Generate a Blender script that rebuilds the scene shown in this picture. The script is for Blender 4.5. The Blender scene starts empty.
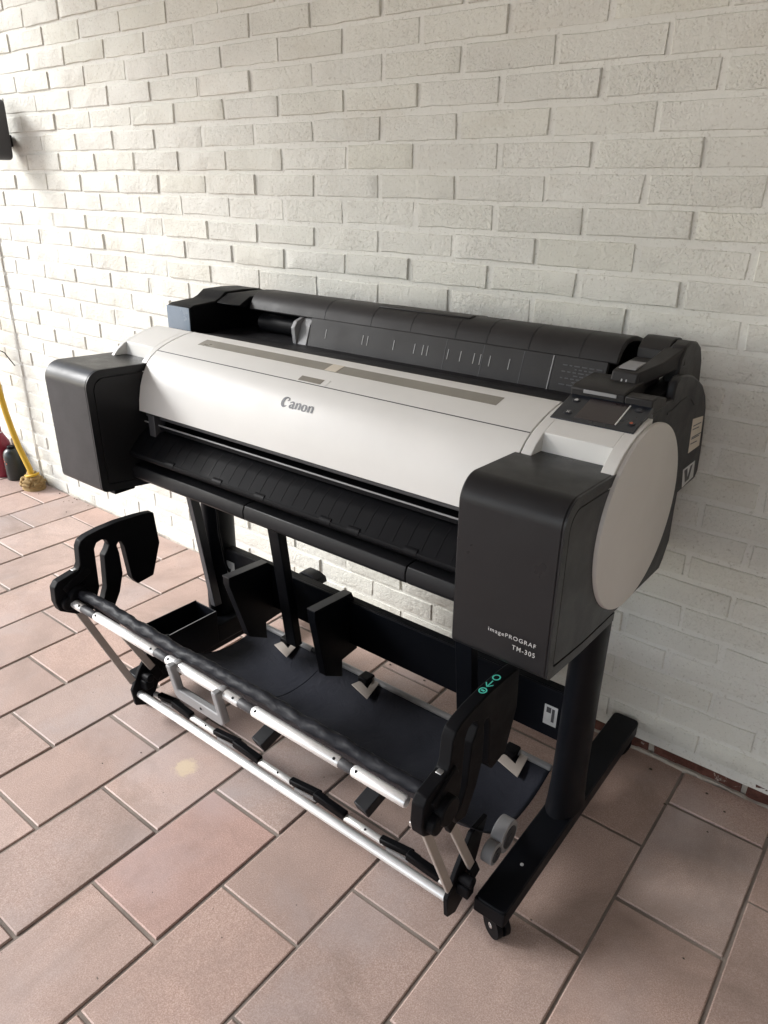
import bpy, bmesh, math, random
from mathutils import Vector, Matrix
random.seed(7)
sc = bpy.context.scene
col = sc.collection
PI = math.pi

# ------------------------------------------------------------------ materials
def new_mat(name):
    m = bpy.data.materials.new(name); m.use_nodes = True
    nt = m.node_tree; nt.nodes.clear()
    out = nt.nodes.new('ShaderNodeOutputMaterial'); b = nt.nodes.new('ShaderNodeBsdfPrincipled')
    nt.links.new(b.outputs[0], out.inputs[0])
    return m, nt, b

def node(nt, t, **kw):
    n = nt.nodes.new(t)
    for k, v in kw.items():
        if k in n.inputs.keys(): n.inputs[k].default_value = v
        else: setattr(n, k, v)
    return n

def noise(nt, scale, detail=3, rough=.55, vec=None, dist=0):
    n = node(nt, 'ShaderNodeTexNoise', Scale=scale, Detail=detail, Roughness=rough, Distortion=dist)
    if vec: nt.links.new(vec, n.inputs['Vector'])
    return n

def coords(nt, scale=(1, 1, 1)):
    g = node(nt, 'ShaderNodeNewGeometry')
    mp = node(nt, 'ShaderNodeMapping'); mp.inputs['Scale'].default_value = scale
    nt.links.new(g.outputs['Position'], mp.inputs['Vector'])
    return mp.outputs[0]

def ramp(nt, fac, stops):
    r = node(nt, 'ShaderNodeValToRGB')
    e = r.color_ramp.elements
    while len(e) < len(stops): e.new(.5)
    for i, (p, c) in enumerate(stops):
        e[i].position = p; e[i].color = (*c, 1) if len(c) == 3 else c
    nt.links.new(fac, r.inputs[0]); return r.outputs[0]

def mix(nt, fac, a, b, mode='MIX'):
    n = nt.nodes.new('ShaderNodeMix'); n.data_type = 'RGBA'; n.blend_type = mode
    for s, v in ((n.inputs[0], fac), (n.inputs[6], a), (n.inputs[7], b)):
        if hasattr(v, 'links') or hasattr(v, 'is_linked'): nt.links.new(v, s)
        elif isinstance(v, (int, float)): s.default_value = v
        else: s.default_value = (*v, 1)
    return n.outputs[2]

def bump(nt, b, h, strength, dist, prev=None):
    n = node(nt, 'ShaderNodeBump', Strength=strength, Distance=dist)
    nt.links.new(h, n.inputs['Height'])
    if prev: nt.links.new(prev, n.inputs['Normal'])
    nt.links.new(n.outputs[0], b.inputs['Normal']); return n.outputs[0]

def plain(name, c, rough=.5, metal=0, grain=0, gs=900, dust=.0, spec=.5, vary=.12):
    m, nt, b = new_mat(name)
    b.inputs['Roughness'].default_value = rough; b.inputs['Metallic'].default_value = metal
    b.inputs['Specular IOR Level'].default_value = spec
    v = coords(nt)
    n1 = noise(nt, 6, 5, .6, v)
    lo = tuple(x * (1 - vary) for x in c); hi = tuple(min(1, x * (1 + vary)) for x in c)
    cc = ramp(nt, n1.outputs['Fac'], [(.3, lo), (.7, hi)])
    if dust:
        n3 = noise(nt, 35, 6, .7, v)
        f = ramp(nt, n3.outputs['Fac'], [(.5, (0, 0, 0)), (.8, (dust, dust, dust))])
        cc = mix(nt, f, cc, (.35, .33, .30))
    nt.links.new(cc, b.inputs['Base Color'])
    n4 = noise(nt, 14, 4, .6, v)
    rr = ramp(nt, n4.outputs['Fac'], [(.3, (max(.05, rough - .08),) * 3), (.7, (min(1, rough + .08),) * 3)])
    nt.links.new(rr, b.inputs['Roughness'])
    if grain:
        n2 = noise(nt, gs, 2, .5, v)
        bump(nt, b, n2.outputs['Fac'], grain, .001)
    return m

M = {}
M['white'] = plain('white_plastic', (.70, .69, .665), .42, grain=.06, gs=1400, vary=.03)
M['beige'] = plain('white_side_plastic', (.66, .64, .61), .45, grain=.06, gs=1400, vary=.03)
M['dark'] = plain('dark_grey_plastic', (.017, .017, .019), .45, grain=.12, gs=1500, dust=.01, spec=.25)
M['ink'] = plain('ink_box_plastic', (.016, .016, .0175), .34, grain=.15, gs=1500, dust=.008, spec=.27)
M['black'] = plain('black_plastic', (.0055, .0056, .0068), .5, grain=.08, gs=1200, dust=.004, spec=.09)
M['stand'] = plain('black_painted_steel', (.0045, .0052, .0075), .45, grain=.06, gs=900, dust=.006, spec=.16)
M['lid'] = plain('charcoal_plastic', (.026, .0245, .0245), .48, grain=.12, gs=1500, dust=.02, spec=.25)
M['panel'] = plain('smoky_blue_black_panel', (.012, .015, .022), .30)
M['screen'] = plain('unlit_touch_screen', (.028, .020, .022), .16)
M['alu'] = plain('anodised_aluminium', (.84, .84, .83), .32, metal=.45, vary=.05)
M['zinc'] = plain('zinc_steel', (.62, .62, .62), .3, metal=.9)
M['grey'] = plain('grey_plastic', (.27, .27, .275), .5, grain=.1, vary=.06)
M['midgrey'] = plain('mid_grey_plastic', (.05, .05, .055), .5, grain=.1)
M['taupe'] = plain('taupe_steel', (.40, .355, .32), .5, metal=.15, vary=.08)
M['tape'] = plain('smoke_window_strip', (.23, .215, .185), .35, vary=.1)
M['sticker'] = plain('pale_paper_sticker', (.62, .56, .47), .6, vary=.06)
M['silver'] = plain('foil_label', (.55, .56, .56), .4, metal=.3, vary=.4)
M['teal'] = plain('teal_print', (.10, .62, .50), .5)
M['print'] = plain('white_print', (.50, .50, .50), .5)
M['logo'] = plain('slate_print', (.085, .09, .10), .45)
M['redmark'] = plain('orange_red_mark', (.45, .10, .05), .4)
M['rib'] = plain('pale_tick_mark', (.42, .42, .42), .5)
M['tick'] = plain('faint_tick_mark', (.36, .36, .36), .5)
M['yellow'] = plain('yellow_plastic_pipe', (.55, .33, .015), .4, vary=.12)
M['straw'] = plain('straw_coloured_wrap', (.24, .16, .065), .9, grain=.6, gs=220, vary=.45)
M['maroon'] = plain('maroon_plastic', (.20, .012, .03), .35, vary=.15)
M['bottle'] = plain('dark_green_black_plastic', (.018, .023, .022), .35)
M['cement'] = plain('crumbled_mortar', (.42, .38, .33), .95, grain=.8, gs=300, vary=.3)
M['sky_sheen'] = plain('painted_sky_sheen', (.20, .25, .31), .25)  # sky reflection on the glossy cheek, put into the colour
M['grit'] = plain('dark_grit', (.07, .055, .042), .9, vary=.5)
M['bar'] = plain('dark_guide_plastic', (.011, .011, .0125), .45, spec=.22)
M['ceil'] = plain('ceiling_boards', (.45, .43, .40), .8)
M['wallplain'] = plain('shade_wall_grey', (.40, .39, .37), .9)  # for the unseen wall added to darken the right

def fabric_mat():
    m, nt, b = new_mat('black_sling_fabric')
    v = coords(nt)
    n = noise(nt, 9, 5, .6, v)
    c = ramp(nt, n.outputs['Fac'], [(.3, (.018, .0198, .028)), (.7, (.027, .029, .039))])
    nt.links.new(c, b.inputs['Base Color']); b.inputs['Roughness'].default_value = .62
    b.inputs['Specular IOR Level'].default_value = .15
    w = noise(nt, 1600, 1, .5, v)
    p = bump(nt, b, w.outputs['Fac'], .25, .001)
    w2 = noise(nt, 26, 4, .6, v, 1.2)
    bump(nt, b, w2.outputs['Fac'], .3, .008, p)
    return m
M['fabric'] = fabric_mat()

def roll_mat():
    m, nt, b = new_mat('wrapped_fabric_roll')
    v = coords(nt, (1, 2.2, 2.2))
    n = noise(nt, 9, 5, .6, v)
    c = ramp(nt, n.outputs['Fac'], [(.3, (.011, .012, .016)), (.7, (.018, .019, .024))])
    nt.links.new(c, b.inputs['Base Color']); b.inputs['Roughness'].default_value = .5; b.inputs['Specular IOR Level'].default_value = .2
    w2 = noise(nt, 34, 3, .6, v, 1.0)
    bump(nt, b, w2.outputs['Fac'], .35, .004)
    return m
M['roll'] = roll_mat()

def paint_mat(red=False, joint=False):
    m, nt, b = new_mat('bare_red_brick' if red else ('painted_joint' if joint else 'white_masonry_paint'))
    v = coords(nt)
    at = node(nt, 'ShaderNodeAttribute', attribute_name='tint')
    if red:
        n = noise(nt, 40, 6, .7, v)
        c = ramp(nt, n.outputs['Fac'], [(.3, (.060, .022, .016)), (.7, (.13, .052, .038))])
        n2 = noise(nt, 26, 7, .75, v, .6)
        f = ramp(nt, n2.outputs['Fac'], [(.62, (0, 0, 0)), (.67, (.8, .8, .8))])
        c = mix(nt, f, c, (.50, .46, .41))
    else:
        n = noise(nt, 3.2, 6, .65, v)
        c = ramp(nt, n.outputs['Fac'], [(.3, (.675, .668, .620)), (.72, (.752, .75, .705))])
        # yellowed, thin-paint stains
        n2 = noise(nt, 2.1, 5, .62, coords(nt, (1, 1, 2.2)), .6)
        f = ramp(nt, n2.outputs['Fac'], [(.56, (0, 0, 0)), (.78, (.42, .42, .42))])
        c = mix(nt, f, c, (.52, .47, .38))
        # small pits and grime
        n3 = noise(nt, 160, 3, .6, v)
        f3 = ramp(nt, n3.outputs['Fac'], [(.27, (.5, .5, .5)), (.42, (0, 0, 0))])
        c = mix(nt, f3, c, (.36, .33, .27))
    hs = node(nt, 'ShaderNodeMix', data_type='RGBA', blend_type='MULTIPLY')
    hs.inputs[0].default_value = 1
    if not joint and not red: c = mix(nt, 1.0, c, (.975, .972, .96), 'MULTIPLY')
    nt.links.new(c, hs.inputs[6]); nt.links.new(at.outputs['Color'], hs.inputs[7])
    nt.links.new(hs.outputs[2], b.inputs['Base Color'])
    b.inputs['Roughness'].default_value = .72
    b.inputs['Specular IOR Level'].default_value = .3
    k = .55 if joint else 1
    a1 = noise(nt, 290, 2, .5, coords(nt, (1, 1, .85)))
    pit = ramp(nt, a1.outputs['Fac'], [(.30, (0, 0, 0)), (.47, (.8, .8, .8)), (.75, (1, 1, 1))])
    mod = noise(nt, 5.5, 2, .5, coords(nt, (.7, 1, 1.6)))
    mk = ramp(nt, mod.outputs['Fac'], [(.36, (.25, .25, .25)), (.62, (1, 1, 1))])
    pit = mix(nt, 1.0, pit, mk, 'MULTIPLY')
    p = bump(nt, b, pit, 1.0 * k, .0012)
    a2 = noise(nt, 480, 2, .6, v)
    p = bump(nt, b, a2.outputs['Fac'], .5 * k, .0013, p)
    a4 = noise(nt, 75, 3, .6, v)
    p = bump(nt, b, a4.outputs['Fac'], .5 * k, .005, p)
    a3 = noise(nt, 22, 3, .6, v)
    bump(nt, b, a3.outputs['Fac'], .30, .006, p)
    return m
M['paint'] = paint_mat(); M['redbrick'] = paint_mat(True); M['joint'] = paint_mat(False, True)

def tile_mat():
    m, nt, b = new_mat('terracotta_floor_tile')
    v = coords(nt)
    at = node(nt, 'ShaderNodeAttribute', attribute_name='tint')
    n = noise(nt, 420, 3, .7, v)
    c = ramp(nt, n.outputs['Fac'], [(.34, (.325, .220, .183)), (.5, (.44, .315, .268)), (.66, (.565, .435, .38))])
    n2 = noise(nt, 5, 7, .68, v, .4)
    f = ramp(nt, n2.outputs['Fac'], [(.42, (0, 0, 0)), (.75, (.6, .6, .6))])
    c = mix(nt, f, c, (.275, .205, .178))
    n5 = noise(nt, 3.3, 5, .6, v, .3)
    f5 = ramp(nt, n5.outputs['Fac'], [(.5, (0, 0, 0)), (.75, (.75, .75, .75))])
    c = mix(nt, f5, c, (.42, .35, .335))
    n7 = noise(nt, 1.7, 6, .7, v, .8)
    f7 = ramp(nt, n7.outputs['Fac'], [(.50, (0, 0, 0)), (.66, (.5, .5, .5))])
    c = mix(nt, f7, c, (.21, .155, .125))
    # one dried, yellowish splash near the basket
    sd = node(nt, 'ShaderNodeVectorMath', operation='DISTANCE'); nt.links.new(v, sd.inputs[0]); sd.inputs[1].default_value = (-.940, -.750, 0)
    n8 = noise(nt, 60, 5, .7, v); ad = node(nt, 'ShaderNodeMath', operation='MULTIPLY_ADD'); nt.links.new(n8.outputs['Fac'], ad.inputs[0]); ad.inputs[1].default_value = .055; nt.links.new(sd.outputs['Value'], ad.inputs[2])
    f8 = ramp(nt, ad.outputs[0], [(.046, (.6, .6, .6)), (.060, (0, 0, 0))])
    c = mix(nt, f8, c, (.60, .50, .33))
    n3 = noise(nt, 75, 2, .5, v)
    f3 = ramp(nt, n3.outputs['Fac'], [(.755, (0, 0, 0)), (.775, (.8, .8, .8))])
    c = mix(nt, f3, c, (.08, .06, .05))
    hs = node(nt, 'ShaderNodeMix', data_type='RGBA', blend_type='MULTIPLY'); hs.inputs[0].default_value = 1
    nt.links.new(c, hs.inputs[6]); nt.links.new(at.outputs['Color'], hs.inputs[7])
    nt.links.new(hs.outputs[2], b.inputs['Base Color'])
    r = ramp(nt, n2.outputs['Fac'], [(.3, (.46, .46, .46)), (.7, (.62, .62, .62))])
    nt.links.new(r, b.inputs['Roughness'])
    b.inputs['Specular IOR Level'].default_value = .5
    p = bump(nt, b, n.outputs['Fac'], .25, .0012)
    w = noise(nt, 9, 3, .6, v)
    bump(nt, b, w.outputs['Fac'], .25, .004, p)
    return m
M['tile'] = tile_mat()
M['grout'] = plain('dirty_cement_grout', (.215, .182, .158), .95, grain=.6, gs=400, vary=.4)
M['earth'] = plain('paving_ground', (.22, .20, .17), .95)

# ------------------------------------------------------------------ mesh builder
class MB:
    def __init__(s):
        s.bm = bmesh.new(); s.mi = 0; s.tint = None; s.lay = None
    def use_tint(s): s.lay = s.bm.loops.layers.float_color.new('tint')
    def face(s, vs):
        try: f = s.bm.faces.new(vs)
        except ValueError: return None
        f.material_index = s.mi
        if s.lay:
            for l in f.loops: l[s.lay] = (*(s.tint or (1, 1, 1)), 1)
        return f
    def box(s, a, b, jit=0, bev=0):
        (x0, y0, z0), (x1, y1, z1) = a, b
        J = lambda: random.uniform(-jit, jit) if jit else 0
        v = [s.bm.verts.new((x + J(), y + J(), z + J())) for z in (z0, z1) for y in (y0, y1) for x in (x0, x1)]
        for q in ((0, 2, 3, 1), (4, 5, 7, 6), (0, 1, 5, 4), (2, 6, 7, 3), (0, 4, 6, 2), (1, 3, 7, 5)):
            s.face([v[i] for i in q])
        return s
    def prism(s, prof, x0, x1, ax=0):
        P = (lambda x, a, b: (x, a, b)) if ax == 0 else ((lambda x, a, b: (a, x, b)) if ax == 1 else (lambda x, a, b: (a, b, x)))
        A = [s.bm.verts.new(P(x0, *p)) for p in prof]; B = [s.bm.verts.new(P(x1, *p)) for p in prof]
        n = len(prof)
        s.face(A[::-1]); s.face(B)
        for i in range(n): s.face([A[i], A[(i + 1) % n], B[(i + 1) % n], B[i]])
        return s
    def loft(s, rings, cap=True, close=False):
        R = [[s.bm.verts.new(p) for p in r] for r in rings]; n = len(rings[0])
        for a, b in zip(R, R[1:]):
            for i in range(n): s.face([a[i], a[(i + 1) % n], b[(i + 1) % n], b[i]])
        if cap: s.face(R[0][::-1]); s.face(R[-1])
        return s
    def tube(s, path, r, seg=14, cap=True):
        path = [Vector(p) for p in path]; rings = []; up = None
        for i, p in enumerate(path):
            t = (path[min(i + 1, len(path) - 1)] - path[max(i - 1, 0)]).normalized()
            if up is None:
                up = Vector((0, 0, 1)) if abs(t.z) < .9 else Vector((1, 0, 0))
            u = (up - t * up.dot(t)).normalized(); w = t.cross(u); up = u
            rr = r[i] if isinstance(r, (list, tuple)) else r
            rings.append([tuple(p + (u * math.cos(2 * PI * k / seg) + w * math.sin(2 * PI * k / seg)) * rr) for k in range(seg)])
        return s.loft(rings, cap)
    def bar(s, a, b, w, t, side=(1, 0, 0)):
        # flat bar from a to b: w across (perpendicular to side), t along side
        a, b, side = Vector(a), Vector(b), Vector(side)
        d = (b - a).normalized(); side = (side - d * side.dot(d)).normalized(); n = d.cross(side)
        return s.loft([[tuple(p + n * (w / 2) * i + side * (t / 2) * j) for i, j in ((-1, -1), (1, -1), (1, 1), (-1, 1))] for p in (a, b)])
    def cyl(s, c, r, h, ax=0, seg=28, r2=None):
        d = Vector([(1, 0, 0), (0, 1, 0), (0, 0, 1)][ax]); c = Vector(c)
        return s.tube([c - d * h / 2, c + d * h / 2], [r, r if r2 is None else r2], seg)
    def grid(s, f, nu, nv):
        V = [[s.bm.verts.new(f(i / nu, j / nv)) for j in range(nv + 1)] for i in range(nu + 1)]
        for i in range(nu):
            for j in range(nv): s.face([V[i][j], V[i + 1][j], V[i + 1][j + 1], V[i][j + 1]])
        return s
    def build(s, name, mats, parent=None, bev=0, seg=2, ang=35, smooth=True, recalc=True):
        if recalc: bmesh.ops.recalc_face_normals(s.bm, faces=s.bm.faces[:])
        me = bpy.data.meshes.new(name); s.bm.to_mesh(me); s.bm.free()
        for m in (mats if isinstance(mats, (list, tuple)) else [mats]): me.materials.append(M[m] if isinstance(m, str) else m)
        o = bpy.data.objects.new(name, me); col.objects.link(o)
        if smooth:
            me.shade_smooth(); me.set_sharp_from_angle(angle=math.radians(ang))
        if bev:
            b = o.modifiers.new('Bevel', 'BEVEL'); b.width = bev; b.segments = seg; b.limit_method = 'ANGLE'
            b.angle_limit = math.radians(ang); b.harden_normals = False
        attach(o, parent)
        return o

def attach(o, parent):
    if parent is None: return
    o.parent = parent
    o.matrix_parent_inverse = WORLD.get(parent.name, Matrix()).inverted()
WORLD = {}

def empty(name, loc=(0, 0, 0), parent=None):
    o = bpy.data.objects.new(name, None); o.location = loc; o.empty_display_size = .1; col.objects.link(o)
    WORLD[o.name] = Matrix.Translation(loc)
    if parent: attach(o, parent)
    return o

def tag(o, label=None, cat=None, group=None, kind=None):
    for k, v in (('label', label), ('category', cat), ('group', group), ('kind', kind)):
        if v: o[k] = v
    return o

def text_mesh(txt, width, height, mat, name, parent, origin, xdir, ydir, align='L', bold=0, depth=.0004):
    cu = bpy.data.curves.new('lettering', 'FONT'); cu.body = txt; cu.extrude = 0; cu.offset = bold; cu.space_character = 1.22; cu.resolution_u = 4
    to = bpy.data.objects.new('lettering_tmp', cu); col.objects.link(to)
    dg = bpy.context.evaluated_depsgraph_get()
    me = bpy.data.meshes.new_from_object(to.evaluated_get(dg)); me.name = name
    bpy.data.objects.remove(to); bpy.data.curves.remove(cu)
    xs = [v.co.x for v in me.vertices]; ys = [v.co.y for v in me.vertices]
    X0, X1, Y0, Y1 = min(xs), max(xs), min(ys), max(ys)
    xd, yd, o0 = Vector(xdir), Vector(ydir), Vector(origin)
    n = xd.cross(yd).normalized()
    for v in me.vertices:
        u = (v.co.x - X0) / (X1 - X0) * width; w = (v.co.y - Y0) / (Y1 - Y0) * height
        if align == 'R': u -= width
        v.co = o0 + xd * u + yd * w + n * depth
    me.materials.append(M[mat])
    o = bpy.data.objects.new(name, me); col.objects.link(o)
    attach(o, parent); return o

# ------------------------------------------------------------------ setting: floor
g = MB(); g.box((-60, -60, -.25), (60, 60, -.02)); tag(g.build('ground', 'earth', smooth=False), kind='structure')
g = MB(); g.box((-7.5, -5.2, -.015), (3.2, .06, -.0035)); g.build('floor_bed', 'grout', smooth=False)
bpy.data.objects['floor_bed'].name = 'floor_grout'; tag(bpy.data.objects['floor_grout'], kind='structure')
TW, TH, TD, JT = .20828, .156, .129, .0075
t = MB(); t.use_tint()
random.seed(11)
for k in range(-36, 16):
    x1 = k * TW; x0 = x1 - TW
    odd = k % 2 == 0          # row k lies left of line k (line 8 of the survey = x 0)
    start = TD - (TH if odd else 2 * TH) - 2 * TH * 1
    n = 0; y = start + (2 * TH if not odd else 2 * TH)
    d = TD + (TH if odd else 0) - 2 * TH
    while d < 5.0:
        ya, yb = max(d, .004), d + 2 * TH
        d += 2 * TH
        if yb < .02: continue
        v = random.gauss(0, .05); w = random.gauss(0, .020)
        t.tint = (1 + v + w, 1 + v, 1 + v - w * .6)
        if abs(x0 + 4 * TW) < .01 and abs(ya - (TD + 4 * TH)) < .02: t.tint = (1.04, .955, .955)
        dz = random.uniform(-.0008, .0008); j = .0012
        a0, a1, b0, b1 = x0 + JT / 2, x1 - JT / 2, -(yb - JT / 2), -(ya + (JT / 2 if ya > .01 else 0))
        e = .0022
        top = [(a0 + e, b0 + e, dz), (a1 - e, b0 + e, dz), (a1 - e, b1 - e, dz), (a0 + e, b1 - e, dz)]
        top = [(p[0] + random.uniform(-j, j), p[1] + random.uniform(-j, j), p[2] + random.uniform(-.0004, .0004)) for p in top]
        mid = [(p[0] + (-e if i in (0, 3) else e), p[1] + (-e if i in (0, 1) else e), -.0018) for i, p in enumerate(top)]
        low = [(p[0], p[1], -.010) for p in mid]
        T_, M_, L_ = [[t.bm.verts.new(p) for p in r] for r in (top, mid, low)]
        t.face(T_)
        for A, B in ((T_, M_), (M_, L_)):
            for i in range(4): t.face([A[i], B[i], B[(i + 1) % 4], A[(i + 1) % 4]])
tag(t.build('floor', 'tile', smooth=False), kind='structure')

# ------------------------------------------------------------------ wall
wall = empty('brick_wall', (-1.5, 0, 0))
tag(wall, 'long white painted brick wall with a bare red course at its foot, behind the large printer', 'wall')
random.seed(5)
BP, BL, MJ = .0630, .2199, .0118
Z0 = .0535                      # joint centre above the bare red course
def bricks(mb, row, x0, x1, yoff, red=False):
    zc0 = Z0 + (row) * BP + MJ / 2; zc1 = Z0 + (row + 1) * BP - MJ / 2
    if red: zc0 = -.004
    phase = -.085 if row % 2 == 1 else -.2
    k0 = math.floor((x0 - phase) / BL) - 1
    x = phase + k0 * BL
    wob = random.uniform(-.002, .002)
    ends = []
    while x < x1 + BL:
        ends.append(x + random.gauss(0, .003)); x += BL
    for a, b in zip(ends, ends[1:]):
        a2, b2 = max(a, x0), min(b, x1)
        if b2 - a2 < .03: continue
        ja, jb = MJ / 2 + random.uniform(-.002, .0025), MJ / 2 + random.uniform(-.002, .0025)
        if a2 == x0: ja = 0
        if b2 == x1: jb = 0
        yo = yoff + max(-.0016, min(.0022, random.gauss(.0003, .0012))); tl = random.gauss(0, .0006)
        v = random.gauss(0, .018); mb.tint = (1 + v, 1 + v, 1 + v - abs(random.gauss(0, .012)))
        j = lambda s=.0011: random.gauss(0, s)
        e = .0021; d = .010
        za, zb = zc0 + wob + j(), zc1 + wob + j()
        L, R = a2 + ja, b2 - jb
        nx = 6
        ring_t, ring_b = [], []
        def P(x, z, y): return mb.bm.verts.new((x, y, z))
        front = [[P(L + e + (R - L - 2 * e) * i / nx + (j(.0006) if 0 < i < nx else j()), (za + e if r == 0 else zb - e) + j(.0007), yo + tl * (i / nx - .5) * 2 + j(.0003)) for i in range(nx + 1)] for r in (0, 1)]
        for i in range(nx): mb.face([front[0][i], front[0][i + 1], front[1][i + 1], front[1][i]])
        loop = front[0] + front[1][::-1]
        def off(vtx, s, y):
            cx = -1 if abs(vtx.co.x - L - e) < .004 else (1 if abs(vtx.co.x - R + e) < .004 else 0)
            cz = -1 if vtx.co.z < (za + zb) / 2 else 1
            return mb.bm.verts.new((vtx.co.x + cx * s, y, vtx.co.z + cz * s))
        l1 = [off(v_, e * .62, yo + e * .30) for v_ in loop]
        l2 = [off(v_, e, yo + e * 1.0) for v_ in loop]; l3 = [off(v_, e * 1.2, yo + d) for v_ in loop]
        n = len(loop)
        for A, B in ((loop, l1), (l1, l2), (l2, l3)):
            for i in range(n): mb.face([A[i], B[i], B[(i + 1) % n], A[(i + 1) % n]])

def mortar(mb, x0, x1, yoff, za, zb):
    mb.mi = 1
    mb.tint = (1, 1, .995)
    nx, nz = int((x1 - x0) / .05) + 1, int((zb - za) / .021) + 1
    def f(u, v):
        x, z = x0 + (x1 - x0) * u, za + (zb - za) * v
        return (x, yoff + .0035 + random.uniform(-.0006, .0006), z)
    mb.grid(f, nx, nz); mb.mi = 0
XP = -2.945                     # the pier's edge
w = MB(); w.use_tint()
for r in range(0, 38): bricks(w, r, XP + .001, 2.6, 0)
mortar(w, XP + .001, 2.6, 0, .031, 2.45)
bricks(w, -1, XP + .001, -.62, .001, red=True)
mortar(w, XP + .001, -.62, 0, -.004, .06)
w.build('painted_bricks', ['paint', 'joint'], wall, ang=24, recalc=False)
w = MB(); w.use_tint()
bricks(w, -1, -.618, 2.6, .0052, red=True)
w.build('bare_brick_course', 'redbrick', wall, ang=24, recalc=False)
w = MB(); w.box((-7.5, .012, -.02), (2.6, .14, 2.45)); w.build('wall_core', 'cement', wall, smooth=False)
w = MB(); w.use_tint()
for r in range(-1, 38): bricks(w, r, -7.5, XP, -.005)
mortar(w, -7.5, XP, -.005, -.01, 2.45)
# rounded paint-filled return of the pier
w.tint = (1, 1, 1)
w.grid(lambda u, v: (XP - .012 + .024 * u, -.0052 + .0085 * (u * u * (3 - 2 * u)), v * 2.45), 8, 60)
w.build('projecting_pier', ['paint', 'joint'], wall, ang=24, recalc=False)
w = MB(); random.seed(3)
n_ = 900; wd_ = [0] * (n_ + 1); ht_ = [0] * (n_ + 1); a_ = .004; h_ = .003
for i in range(n_ + 1):
    a_ += random.gauss(0, .0013); a_ = max(.0005, min(.0075, a_)); h_ += random.gauss(0, .001); h_ = max(.0008, min(.006, h_))
    wd_[i], ht_[i] = a_, h_
V = [[w.bm.verts.new((-2.88 + 5.4 * i / n_, y, z)) for y, z in ((-wd_[i], -.0035), (-wd_[i] * .8, ht_[i] * .45), (-wd_[i] * .3, ht_[i]), (.006, ht_[i] * 1.1))] for i in range(n_ + 1)]
for i in range(n_):
    for j in range(3): w.face([V[i][j], V[i + 1][j], V[i + 1][j + 1], V[i][j + 1]])
w.build('crumbling_mortar_bead', 'cement', wall)

# bits of grit and dead leaf on the tiles
w = MB(); random.seed(21)
for i in range(80):
    if i < 55: x, y = random.uniform(-2.9, .9), -abs(random.gauss(0, .05)) - .01
    else: x, y = random.uniform(-2.6, .6), random.uniform(-1.5, -.05)
    q_ = random.uniform(.001, .0035) * (1 if i < 55 else .6); a = random.uniform(0, 6.3)
    w.loft([[(x + q_ * k_ * math.cos(a + t_) * (1.6 if t_ % 2 else 1), y + q_ * k_ * math.sin(a + t_), z_) for t_ in (0, 1.3, 2.4, 3.6, 5.0)] for k_, z_ in ((1, 0), (.6, q_ * .7))])
tag(w.build('floor_grit', 'grit', ang=20), 'dark crumbs of grit scattered over the tiles and along the wall foot', 'grit', kind='stuff')

# roof, and a wall added to darken the right side (out of view; they shape the daylight)
g = MB(); g.box((-3.35, -5.2, 2.452), (3.2, .14, 2.58)); tag(g.build('ceiling', 'ceil', smooth=False), kind='structure')
g = MB(); g.box((2.60, -5.2, -.01), (2.75, .14, 2.45))
tag(g.build('unseen_shade_wall', 'wallplain', smooth=False), 'unseen plain grey wall added on the right to darken that side', 'wall')

# ------------------------------------------------------------------ printer
P = empty('wide_format_printer', (-.69, -.35, 0))
tag(P, 'large black and white wide-format printer on a wheeled stand with a front catch basket', 'printer')

def arc(c, r, a0, a1, n=8):
    return [(c[0] + r * math.cos(math.radians(a0 + (a1 - a0) * i / n)), c[1] + r * math.sin(math.radians(a0 + (a1 - a0) * i / n))) for i in range(n + 1)]

# body shell
body = [(-.133, .739), (-.025, .738), (-.011, .755), (-.018, .805), (-.038, .867), (-.055, .93), (-.262, .93), (-.42, .92),
        (-.49, .87), (-.50, .76), (-.46, .62), (-.43, .590), (-.164, .583), (-.148, .60), (-.13, .634), (-.133, .705)]
o = MB().prism(body, -1.285, -.122).build('body_shell', 'dark', P, bev=.004)
# right side panel with its two humps
sp = [(-.133, .739), (-.025, .738), (-.011, .752), (-.018, .805), (-.036, .867), (-.047, .896), (-.066, .922), (-.10, .948), (-.134, .963),
      (-.17, .977), (-.202, .985), (-.23, .989), (-.255, .990), (-.270, .984), (-.276, .972), (-.277, .955), (-.31, .957), (-.36, .953), (-.41, .935), (-.47, .90), (-.55, .82), (-.56, .70),
      (-.53, .62), (-.413, .594), (-.164, .583), (-.148, .60), (-.127, .634), (-.133, .705)]
side = MB().prism(sp, -.121, -.105).build('side_panel', 'dark', P, bev=.004)
MB().prism([(-.30, .936), (-.27, .938), (-.235, .944), (-.20, .945), (-.17, .938), (-.14, .92), (-.14, .917), (-.17, .9355), (-.20, .9425), (-.235, .9415), (-.27, .9355), (-.30, .9335)], -.106, -.1038).build('panel_ridge', 'dark', side)
s_ = MB(); s_.prism([(-.128, .888), (-.058, .879), (-.044, .815), (-.116, .817)], -.105, -.1044); s_.build('paper_sticker', 'sticker', side)
s_ = MB()
for zz, y0, y1 in ((.873, -.118, -.065), (.866, -.118, -.075), (.849, -.114, -.052), (.846, -.114, -.062), (.836, -.113, -.07)):
    s_.prism([(y0, zz), (y1, zz - .004), (y1, zz - .0062), (y0, zz - .0022)], -.1043, -.1040)
s_.build('sticker_lines', 'logo', side)
s_ = MB(); s_.prism([(-.128, .786), (-.052, .785), (-.042, .747), (-.112, .744)], -.105, -.1044); s_.build('foil_label', 'silver', side)
s_ = MB(); s_.prism([(-.120, .782), (-.100, .782), (-.085, .752), (-.100, .752)], -.1043, -.1040); s_.prism([(-.08, .781), (-.066, .781), (-.075, .752), (-.09, .752)], -.1043, -.1040); s_.build('label_print', 'midgrey', side)

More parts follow.
